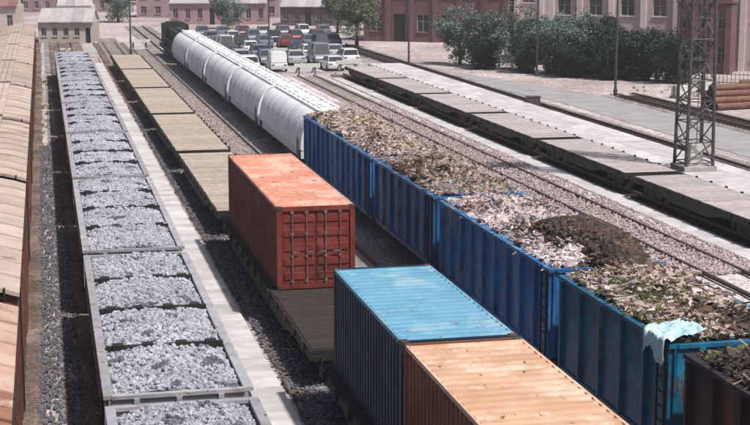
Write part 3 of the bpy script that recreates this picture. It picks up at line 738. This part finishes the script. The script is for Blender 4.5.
lamp_post(44.8, 112, 11, 'lamp post at the roadside left of the dark green trees', 2.6)
lamp_post(9.5, 168, 10, 'lamp post at the far end of the container train', 0)

# -- buffer stops
def buffer(x, y, lab):
    r_ = empty('buffer_stop', (x, y, 0), 0, label=lab, cat='buffer stop', group='buffer stops')
    b = MB()
    for s in (-1, 1): b.cyl((s*.75, 0, .3), (s*.75, 0, 1.3), .08, n=6); b.cyl((s*.75, 0, 1.2), (s*.75, 1.8, .3), .07, n=6)
    b.build('frame', 'rail', r_); b = MB(); b.box(-1.2, 1.2, -.12, .1, .95, 1.3); b.build('beam', 'whitepaint', r_)
buffer(23.5, 134, 'buffer stop ending the pale ballast track'); buffer(28, 137, 'buffer stop ending the track of pale decked flat wagons'); buffer(10.95, 175, 'buffer stop ending the bare track beside the white wagons')

# ------------------------------------------------------------------ parked cars
def car(kind=0):
    r_ = empty(['parked_car', 'parked_van', 'parked_hatchback'][kind]); 
    b = MB(); pts = [(-2.15, .28), (2.15, .28), (2.2, .62), (2.05, .82), (1.2, .93), (-1.75, .97), (-2.12, .88), (-2.2, .6)]
    b.prof_x(pts, -.86, .86); b.build('body', 'car_white', r_, .05)
    b = MB(); zt_ = [1.42, 1.95, 1.5][kind]; yr = [-1.25, -2.0, -1.75][kind]; yf = [.4, .7, .35][kind]; zr = zt_-1.42
    vs = [(-.8, -1.8, .95), (.8, -1.8, .95), (.8, 1.2, .92), (-.8, 1.2, .92), (-.62, yr, zt_), (.62, yr, zt_), (.62, yf, zt_), (-.62, yf, zt_)]
    b.add(vs, [(0,1,5,4),(1,2,6,5),(2,3,7,6),(3,0,4,7)]); b.build('window', 'glass', r_)
    b = MB(); b.prof_x([(yr-.03, zt_-.02), (yf+.02, zt_-.02), (yf-.05, zt_+.05), (yr+.05, zt_+.05)], -.64, .64)
    if kind == 1: b.prof_x([(-2.1, .96), (-.2, .96), (-.2, zt_-.03), (-2.02, zt_-.03)], -.78, .78)
    for s in (-1, 1): b.cyl((s*.8, -1.8, .94), (s*.63, yr, zt_), .035, n=5); b.cyl((s*.8, 1.2, .92), (s*.63, yf, zt_), .035, n=5)
    b.build('roof', 'car_white', r_)
    wm = MB(); wm.cyl((-.1, 0, 0), (.1, 0, 0), .32, n=14, mi=0); wm.cyl((-.11, 0, 0), (.11, 0, 0), .18, n=10, mi=1); me = wm.mesh('wheel', ['tyre', 'rod'])
    for s in (-1, 1):
        for y in (-1.35, 1.35): link('wheel', me, r_, (s*.8, y, .32))
    hm = MB(); hm.box(-.16, .16, -.03, .03, -.07, .07); me = hm.mesh('headlight', 'lampglass'); mt_ = hm.mesh('tail_light', 'roofred')
    for s in (-1, 1): link('headlight', me, r_, (s*.62, 2.17, .66)); link('tail_light', mt_, r_, (s*.62, -2.17, .72))
    return r_
cprotos = [car(0), car(1), car(2)]; pmesh = {}
for kd in range(3):
    for c, _ in CARC:
        pmesh[c, kd] = []
        for ch in [x for x in cprotos[kd].children if x.name.startswith(('body', 'roof'))]:
            m2 = ch.data.copy(); m2.materials[0] = M['car_' + c]; pmesh[c, kd].append((ch.name.split('.')[0], m2))
fresh = {0, 1, 2}; rows = ['front row', 'second row', 'third row', 'fourth row', 'fifth row', 'sixth row', 'back row']; used_ct = {}
random.seed(31)
for r_i, y in enumerate((142.5, 150.5, 159, 168, 178, 189, 201)):
    x = 19.2 + r_i*.3; xmax = 30.0 + (y-143)*.135; idx = 0
    while x < xmax:
        if rnd() < .86:
            c = CARC[[0, 0, 1, 2, 2, 3, 5, 1, 4, 2][int(rnd()*10)]][0]
            kd = 0 if rnd() < .5 else (2 if rnd() < .65 else 1); kd = kd if len(fresh) == 0 or idx > 2 or 0 else max(fresh)
            o = cprotos[kd] if kd in fresh else copy_tree(cprotos[kd]); fresh.discard(kd); sc_ = U(.94, 1.06)
            o.location = (x, y + U(-.3, .3), .01); o.rotation_euler = (0, 0, (0 if rnd() < .5 else math.pi) + U(-.04, .04))
            for ch in o.children:
                for nm, m2 in pmesh[c, kd]:
                    if ch.name.startswith(nm): ch.data = m2
            used_ct[(c, r_i)] = used_ct.get((c, r_i), 0) + 1
            n_ = idx + 1; nth = ['leftmost', 'second', 'third', 'fourth', 'fifth', 'sixth', 'seventh', 'eighth', 'ninth'][min(idx, 8)]
            o.scale = (sc_, sc_, sc_); kn = ['car', 'van', 'hatchback'][kd]
            o['label'] = '%s %s parked in the %s of the car park, %s from the left' % (c, kn, rows[r_i], nth) if idx else '%s %s parked leftmost in the %s of the car park' % (c, kn, rows[r_i])
            o['category'] = 'van' if kd == 1 else 'car'; o['group'] = 'cars in the car park'; idx += 1
        x += 2.75

b = MB()
for y in (142.5, 150.5, 159, 168, 178, 189, 201):
    for q in range(6): b.box(17.85+q*2.75, 17.93+q*2.75, y-2.5, y+2.5, .0121, .0125)
tag(b.build('bay_lines', 'whitepaint'), kind='structure')
# ------------------------------------------------------------------ buildings
def building(name, label, p0, p1, depth, h, floors, bays, wall, pil, roofm, win=(.62, .6), base=0., par=.6, pilaster=True, door_bay=None, pitched=False):
    """p0->p1 is the front seen by the camera; windows, frames and panes are real and recessed"""
    p0 = Vector((p0[0], p0[1], 0)); p1 = Vector((p1[0], p1[1], 0)); L = (p1-p0).length; rz = math.atan2(p1.y-p0.y, p1.x-p0.x)
    r_ = empty(name, p0, rz); tag(r_, label, 'building')
    b = MB(); t = .35; bw = L/bays; fh = (h-base)/floors
    b.box(.36, L-.36, t+.002, depth, -.3, h-.05)                          # core
    ww = bw*win[0]; wh = fh*win[1]; sill = fh*(1-win[1])*.55
    for i in range(bays):                                                  # piers and spandrels round each opening
        x0 = i*bw; a = x0+(bw-ww)/2; c = a+ww
        b.box(x0 if i else 0, a, 0, t, -.3, h); b.box(c, x0+bw, 0, t, -.3, h)
        for f in range(floors):
            z = base+f*fh; zl = z+sill
            lowz = -.3 if f == 0 else z-(fh-sill-wh)
            if door_bay == i and f == 0: b.box(a, c, .002, t, z+sill+wh, z+fh*1.0)
            b.box(a, c, .003, t, lowz, zl) if not (door_bay == i and f == 0) else None
        b.box(a, c, .003, t, base+(floors-1)*fh+sill+wh, h)
    b.box(0, .359, t+.001, depth, -.3, h); b.box(L-.359, L, t+.001, depth, -.3, h)
    b.build('wall', wall, r_)
    if pilaster:
        pm = MB(); pm.box(-.28, .28, -.22, -.002, -.2, h-.1); me = pm.mesh('pilaster', pil)
        for i in range(bays+1): link('pilaster', me, r_, (min(max(i*bw, .29), L-.29), 0, 0))
    if pitched:
        b = MB(); n = max(4, int(L/1.2)); rm = MB(); rm.prof_x([(-.4, h-.05), (depth/2, h+depth*.22), (depth/2, h+depth*.22+.1), (-.4, h+.06)], .01, L/n-.01); me = rm.mesh('roof_sheet', roofm)
        for i in range(n): link('roof_sheet', me, r_, (i*L/n, 0, .02*(i % 2)))
        b.prof_x([(depth+.4, h-.05), (depth/2+.001, h+depth*.22), (depth/2+.001, h+depth*.22+.1), (depth+.4, h+.06)], 0, L); b.prof_x([(.1, h-.04), (depth-.1, h-.04), (depth/2, h+depth*.22-.08)], .2, L-.2, 1); b.build('roof', [roofm, wall], r_)
    else:
        b = MB(); b.box(-.12, L+.12, -.3, depth+.1, h+.001, h+.22); b.build('cornice', pil, r_)
        b = MB(); b.box(0, L, -.1, .15, h+.221, h+par+.2); b.build('parapet', wall, r_)
        b = MB(); b.box(.1, L-.1, .16, depth, h+.221, h+.26); b.build('roof', roofm, r_)
    fm = MB(); e = .07
    fm.box(0, ww, .12, .2, 0, e); fm.box(0, ww, .12, .2, wh-e, wh); fm.box(0, e, .12, .2, e+.001, wh-e-.001); fm.box(ww-e, ww, .12, .2, e+.001, wh-e-.001)
    nm_ = max(1, int(ww/1.1)); 
    for k in range(1, nm_+1): fm.box(ww*k/(nm_+1)-.03, ww*k/(nm_+1)+.03, .13, .19, e+.001, wh-e-.001)
    fm.box(e+.001, ww-e-.001, .135, .185, wh*.6, wh*.6+.05)
    mf = fm.mesh('window', 'frame')
    sm_ = MB(); sm_.box(-.08, ww+.08, -.1, .118, -.1, -.001); mss = sm_.mesh('sill', pil)
    gm = MB(); gm.box(.02, ww-.02, .24, .27, .02, wh-.02); mg = gm.mesh('pane', 'glass')
    for f in range(floors):
        for i in range(bays):
            x = i*bw+(bw-ww)/2; z = base+f*fh+sill
            if door_bay == i and f == 0:
                d = MB(); d.box(x+.02, x+ww-.02, .2, .3, -.1, z+wh-.02); 
                for k in range(6): d.box(x+.04, x+ww-.04, .17, .199, .15+k*(z+wh-.4)/6, .15+(k+.85)*(z+wh-.4)/6)
                d.build('door', 'black', r_); continue
            o = link('window', mf, r_, (x, 0, z)); link('pane', mg, o); link('sill', mss, o)
    return r_
building('factory_building', 'tall pink plastered factory with pale pilasters at the top right', (50.0, 143.5), (92, 113.5), 14, 15.5, 4, 16, 'pink', 'pinklight', 'roofgrey', win=(.42, .42))
building('brick_annex', 'narrow maroon brick annex in front of the pink factory behind the mast', (59.0, 132.3), (63.2, 129.4), 3, 6.6, 2, 3, 'maroon', 'maroon', 'roofred', win=(.5, .5))
building('brick_warehouse', 'dark maroon brick warehouse behind the grey-green trees', (40.5, 188), (56.5, 177.5), 12, 9, 2, 6, 'maroon', 'maroon', 'roofred', win=(.5, .5), door_bay=1)
building('pink_annex', 'pale pink annex standing between the warehouse and the factory', (57.5, 178), (78, 164), 10, 12, 3, 7, 'pink', 'pinklight', 'roofgrey', win=(.45, .5))
building('shed', 'low dark mauve shed beyond the car park', (36.0, 229), (46, 226), 9, 2.9, 1, 6, 'purple', 'purple', 'roofgrey', win=(.5, .45), pilaster=False, door_bay=2, pitched=True)
building('row_house', 'mauve low building with a pale roof left of the dark shed', (19.5, 236), (34.5, 233), 8, 3.3, 1, 8, 'mauve', 'mauve', 'roofgrey', win=(.4, .5), pilaster=False, door_bay=3, pitched=True)
building('cottage', 'mauve building with a dull red roof at the top, behind the pale roofed one', (16, 262), (40, 256), 10, 5, 2, 10, 'mauve', 'mauve', 'roofred', win=(.4, .5), pilaster=False, pitched=True)
building('yard_office', 'low cream yard office at the end of the stone train', (-.6, 192), (6.2, 191), 7, 2.6, 1, 5, 'cream', 'cream', 'roofgrey', win=(.45, .4), pilaster=False, door_bay=4, pitched=True)
building('store_hut', 'cream store hut with red roof beyond the left train', (-16, 205), (-3.2, 204), 9, 4.2, 1, 6, 'cream', 'cream', 'roofred', win=(.35, .4), pilaster=False, pitched=True)
building('long_depot', 'long mauve depot with grey roof across the top left', (-4, 288), (14, 285), 14, 5.4, 2, 9, 'mauve', 'pink', 'roofgrey', win=(.4, .5), pilaster=False, pitched=True)
building('terrace', 'pale pink terrace in the far distance behind the sheds', (40, 272), (72, 262), 10, 8, 2, 14, 'pink', 'pinklight', 'roofgrey', win=(.4, .5), pilaster=False)
building('white_house', 'small white gabled house at the far top left', (2.2, 232), (7.4, 231.4), 6, 3.2, 1, 3, 'whitepaint', 'whitepaint', 'roofgrey', win=(.35, .4), pilaster=False, pitched=True)

# ------------------------------------------------------------------ trees
def tree_meshes(seed, h, r, n, leaf, leafsize, base=.25):
    random.seed(seed); t = MB(); l = MB()
    th = h*.55; t.cyl((0, 0, -.3), (U(-.1, .1), U(-.1, .1), th*.5), h*.035, h*.026, n=8, caps=False); t.cyl((0, 0, th*.45), (U(-.3, .3), U(-.3, .3), th*1.2), h*.026, h*.012, n=7, caps=False)
    tips = []
    for k in range(9):
        a = U(0, 6.3); z = h*U(.25, .5); L = r*U(.5, .85); e = Vector((math.cos(a)*L, math.sin(a)*L, z+h*U(.12, .3))); t.cyl((0, 0, z), e, h*.014, h*.005, n=5, caps=False); tips.append(e)
        for q in range(2): e2 = e + Vector((U(-1, 1), U(-1, 1), U(.2, 1)))*r*.3; t.cyl(e, e2, h*.006, h*.002, n=4, caps=False); tips.append(e2)
    cl = []
    for k in range(26):
        a = U(0, 6.3); zz = U(base, 1); rr = r*math.sqrt(max(.05, 1-((zz-.55)/.52)**2))*U(.3, .95); cl.append((Vector((math.cos(a)*rr, math.sin(a)*rr, h*zz*.93)), r*U(.22, .42)))
    for e in tips: cl.append((e, r*U(.2, .32)))
    for _ in range(n):
        c, cr = cl[int(rnd()*len(cl))]
        d = Vector((random.gauss(0, 1), random.gauss(0, 1), random.gauss(0, .8))).normalized()*cr*(.55+.55*rnd()**.5)
        p = c+d; s = leafsize*(.4+1.1*rnd()**1.6); nn = (d.normalized()*.7+Vector((U(-1, 1), U(-1, 1), U(-.3, 1)))).normalized(); u = nn.orthogonal().normalized(); u.rotate(Matrix.Rotation(U(0, 6.3), 3, nn)); v = nn.cross(u)
        l.add([p-u*s, p+v*s*.45, p+u*s, p-v*s*.45], [(0, 1, 2, 3)])
    return t.mesh('trunk', 'bark'), l.mesh('crown', leaf)
TM = {}
for k, (sd, h, r, n, lf, ls, bs) in {'dark': (1, 5.6, 2.7, 9000, 'leaf_dark', .17, .06), 'dark2': (2, 4.6, 2.5, 8000, 'leaf_dark', .16, .04), 'grey': (3, 7.4, 2.9, 8500, 'leaf_grey', .17, .1), 'grey2': (4, 6.2, 2.7, 8000, 'leaf_grey', .17, .08), 'pale': (5, 8.0, 3.0, 8500, 'leaf_pale', .18, .25)}.items(): TM[k] = tree_meshes(sd, h, r, int(n*1.7), lf, ls*.85, bs)
def tree(k, x, y, s, rz, lab, cat='tree', grp=None):
    o = empty('tree', (x, y, 0), rz, label=lab, cat=cat, group=grp); o.scale = (s, s, s)
    link('trunk', TM[k][0], o); link('crown', TM[k][1], o)
random.seed(9)
TR = [('grey', 41.6, 146.5, .8, 'grey-green tree at the left end of the tree row'), ('grey2', 43.6, 142.5, .9, 'grey-green tree second from the left in the tree row'), ('grey', 45.2, 138, .85, 'taller grey-green tree in front of the maroon warehouse'),
      ('grey2', 47.0, 134.5, .85, 'grey-green tree beside the first dark green one'), ('grey', 48.2, 131.0, .8, 'grey-green tree right before the dark green trees'),
      ('dark2', 42.3, 140.2, .75, 'low dark green bush at the foot of the left trees'), ('dark', 44.7, 134.8, .62, 'dark green bush at the road edge between the grey-green trees'), ('dark2', 47.4, 129.6, .75, 'dark green bush in front of the last grey-green tree'),
      ('dark', 51.0, 132.0, .95, 'dark green bushy tree at the left of the dark clump'), ('dark2', 50.4, 126.4, .95, 'dark green bush nearest the road in the dark clump'), ('dark2', 51.6, 128.0, .95, 'low dark green tree in the middle of the dark clump'), ('dark', 52.8, 124.5, .8, 'dark green tree in front of the factory pilasters'),
      ('dark2', 54.3, 121.8, .95, 'dark green tree at the right end of the dark clump'), ('pale', 37.0, 176, .95, 'pale green tree left of the maroon warehouse'), ('pale', 40.5, 206, .8, 'pale green tree at the far corner behind the car park'),
      ('grey', 27, 222, .8, 'grey-green tree behind the back row of cars'), ('pale', 47.5, 214, .9, 'pale green tree beside the dark mauve shed'), ('pale', 34.5, 250, .95, 'pale green tree behind the dark mauve shed'), ('grey', 12, 246, .9, 'grey-green tree near the small white house')]
for i, (k, x, y, s, lab) in enumerate(TR): tree(k, x, y, s, i*1.7, lab, grp='trees round the yard')
b = MB()
for _ in range(70000):
    k = int(rnd()*60); random_x = -90+k*4.2; cx = random_x+2*math.sin(k*2.3); cy = 330+9*math.sin(k*5.1); h_ = 9+3.2*math.sin(k*1.7)
    d = Vector((random.gauss(0, 1), random.gauss(0, 1), random.gauss(0, 1))).normalized(); p = Vector((cx, cy, h_*.55))+Vector((d.x*4.2, d.y*4.2, d.z*h_*.5))*U(.75, 1.05)
    u = Vector((rnd()-.5, rnd()-.5, rnd()-.5)).normalized(); v = u.orthogonal().normalized(); q = U(.25, .5)
    b.add([p-u*q, p+v*q*.6, p+u*q, p-v*q*.6], [(0, 1, 2, 3)], k % 3)
tag(b.build('far_wood', ['leaf_grey', 'leaf_dark', 'leaf_pale']), 'far belt of trees beyond the last buildings', 'wood', kind='stuff')
# weeds
b = MB(); random.seed(12)
for _ in range(520):
    zone = rnd()
    if zone < .3: cx, cy = U(17.5, 21), U(50, 120)
    elif zone < .6: cx, cy = U(33.4, 34.2), U(60, 130)
    elif zone < .85: cx, cy = U(44, 58), U(72, 118)
    else: cx, cy = U(-.3, .9), U(60, 140)
    for k in range(9):
        a = U(0, 6.3); L = U(.08, .3); p = Vector((cx+U(-.15, .15), cy+U(-.15, .15), 0)); q = p+Vector((math.cos(a)*L*.6, math.sin(a)*L*.6, L)); s = Vector((-math.sin(a), math.cos(a), 0))*.03
        b.add([p-s, p+s, q], [(0, 1, 2)])
tag(b.build('weeds', 'weed'), 'sparse weeds growing in the gravel between the tracks', 'weeds', kind='stuff')

# -- things standing in the right-hand yard: pipe stacks, pallets, sleepers
def pipe_stack(x, y, rz, lab, n=4, L=6, r=.25):
    p = MB(); N_ = 14
    for i in range(N_):
        a = 2*math.pi*i/N_; a2 = 2*math.pi*(i+1)/N_
        c = [(-L/2, math.cos(a)*r, math.sin(a)*r), (L/2, math.cos(a)*r, math.sin(a)*r), (L/2, math.cos(a2)*r, math.sin(a2)*r), (-L/2, math.cos(a2)*r, math.sin(a2)*r)]
        d = [(q[0], q[1]*.86, q[2]*.86) for q in c]; p.add(c+d, [(0,1,2,3), (7,6,5,4), (0,3,7,4), (1,5,6,2)])
    me = p.mesh('steel_pipe', 'pipe'); k_ = 0
    for row in range(n):
        for k in range(n-row):
            yy = (k-(n-row-1)/2)*2*r*1.01; zz = r+row*r*1.74
            o = link('steel_pipe', me, None, (x - math.sin(rz)*yy, y+math.cos(rz)*yy, zz+.01), (0, 0, rz)); k_ += 1
            pos = ['leftmost', 'second', 'third', 'rightmost'][k if k < n-row-1 else 3] if n-row > 1 else 'single'; tag(o, '%s rusty pipe in the %s row of %s' % (pos, ['bottom', 'second', 'third', 'top'][row if row < n-1 else 3], lab), 'pipe', 'rusty pipes in %s' % lab)
pipe_stack(50.5, 101, .2, 'the pipe stack behind the lattice mast', 4)
pipe_stack(57, 108, -.3, 'the pipe stack near the factory', 3)
def pallet(x, y, rz, lab, load=True):
    r_ = empty('pallet', (x, y, 0), rz, label=lab, cat='pallet', group='pallets in the right yard')
    pm = MB(); pm.box(-.6, .6, -.055, .055, 0, .022); me = pm.mesh('board', 'box_wood')
    for k in range(7): link('board', me, r_, (0, -.45+k*.15, .12))
    b = MB()
    for k in (-.52, 0, .52): b.box(k-.05, k+.05, -.5, .5, .0, .119)
    b.build('bearer', 'box_wood', r_)
    if load:
        s = empty('wrapped_goods', (x, y, .143), rz, label='white wrapped goods on the '+lab, cat='goods', group='wrapped goods on pallets'); q = MB(); q.box(-.52, .52, -.44, .44, 0, .85); q.build('wrapping', 'whitepaint', s, .05); q = MB(); q.box(-.54, .54, -.05, .05, -.0, .87); q.build('strap', 'black', s)
for i, (x, y, l_) in enumerate([(48.5, 92, 'pallet nearest the lattice mast in the right yard'), (51, 95.5, 'second pallet in the right yard, left of the pipes'), (55.5, 99.5, 'pallet standing right of the larger pipe stack'), (49.0, 109, 'pallet close to the end of the short track'), (58.5, 103, 'pallet at the far right of the yard'), (53.2, 113.2, 'pallet in front of the dark green trees')]): pallet(x, y, U(-.5, .5), l_)
# fence along the factory
fn = empty('fence', (55.5, 120.3, 0), R(-38)); tag(fn, 'low steel railing fence in front of the factory base', 'fence')
pm = MB(); pm.box(-.02, .02, -.02, .02, 0, 1.1); me = pm.mesh('picket', 'galv')
for i in range(70): link('picket', me, fn, (i*.35, 0, 0))
b = MB(); b.box(0, 24.2, -.015, .015, .9, .95); b.box(0, 24.2, -.015, .015, .2, .25); b.build('fence_rail', 'galv', fn)

# ------------------------------------------------------------------ haze
hm_ = bpy.data.materials.new('haze'); hm_.use_nodes = True; hn = hm_.node_tree; hn.nodes.clear()
ho = hn.nodes.new('ShaderNodeOutputMaterial'); hv = hn.nodes.new('ShaderNodeVolumePrincipled'); hv.inputs['Density'].default_value = .0005; hv.inputs['Color'].default_value = (.93, .88, .9, 1); hv.inputs['Anisotropy'].default_value = .2
hn.links.new(hv.outputs[0], ho.inputs['Volume'])
b = MB(); b.box(-950, 950, -350, 1850, -3.5, 26); me = b.mesh('haze', hm_); tag(link('haze', me), kind='stuff')
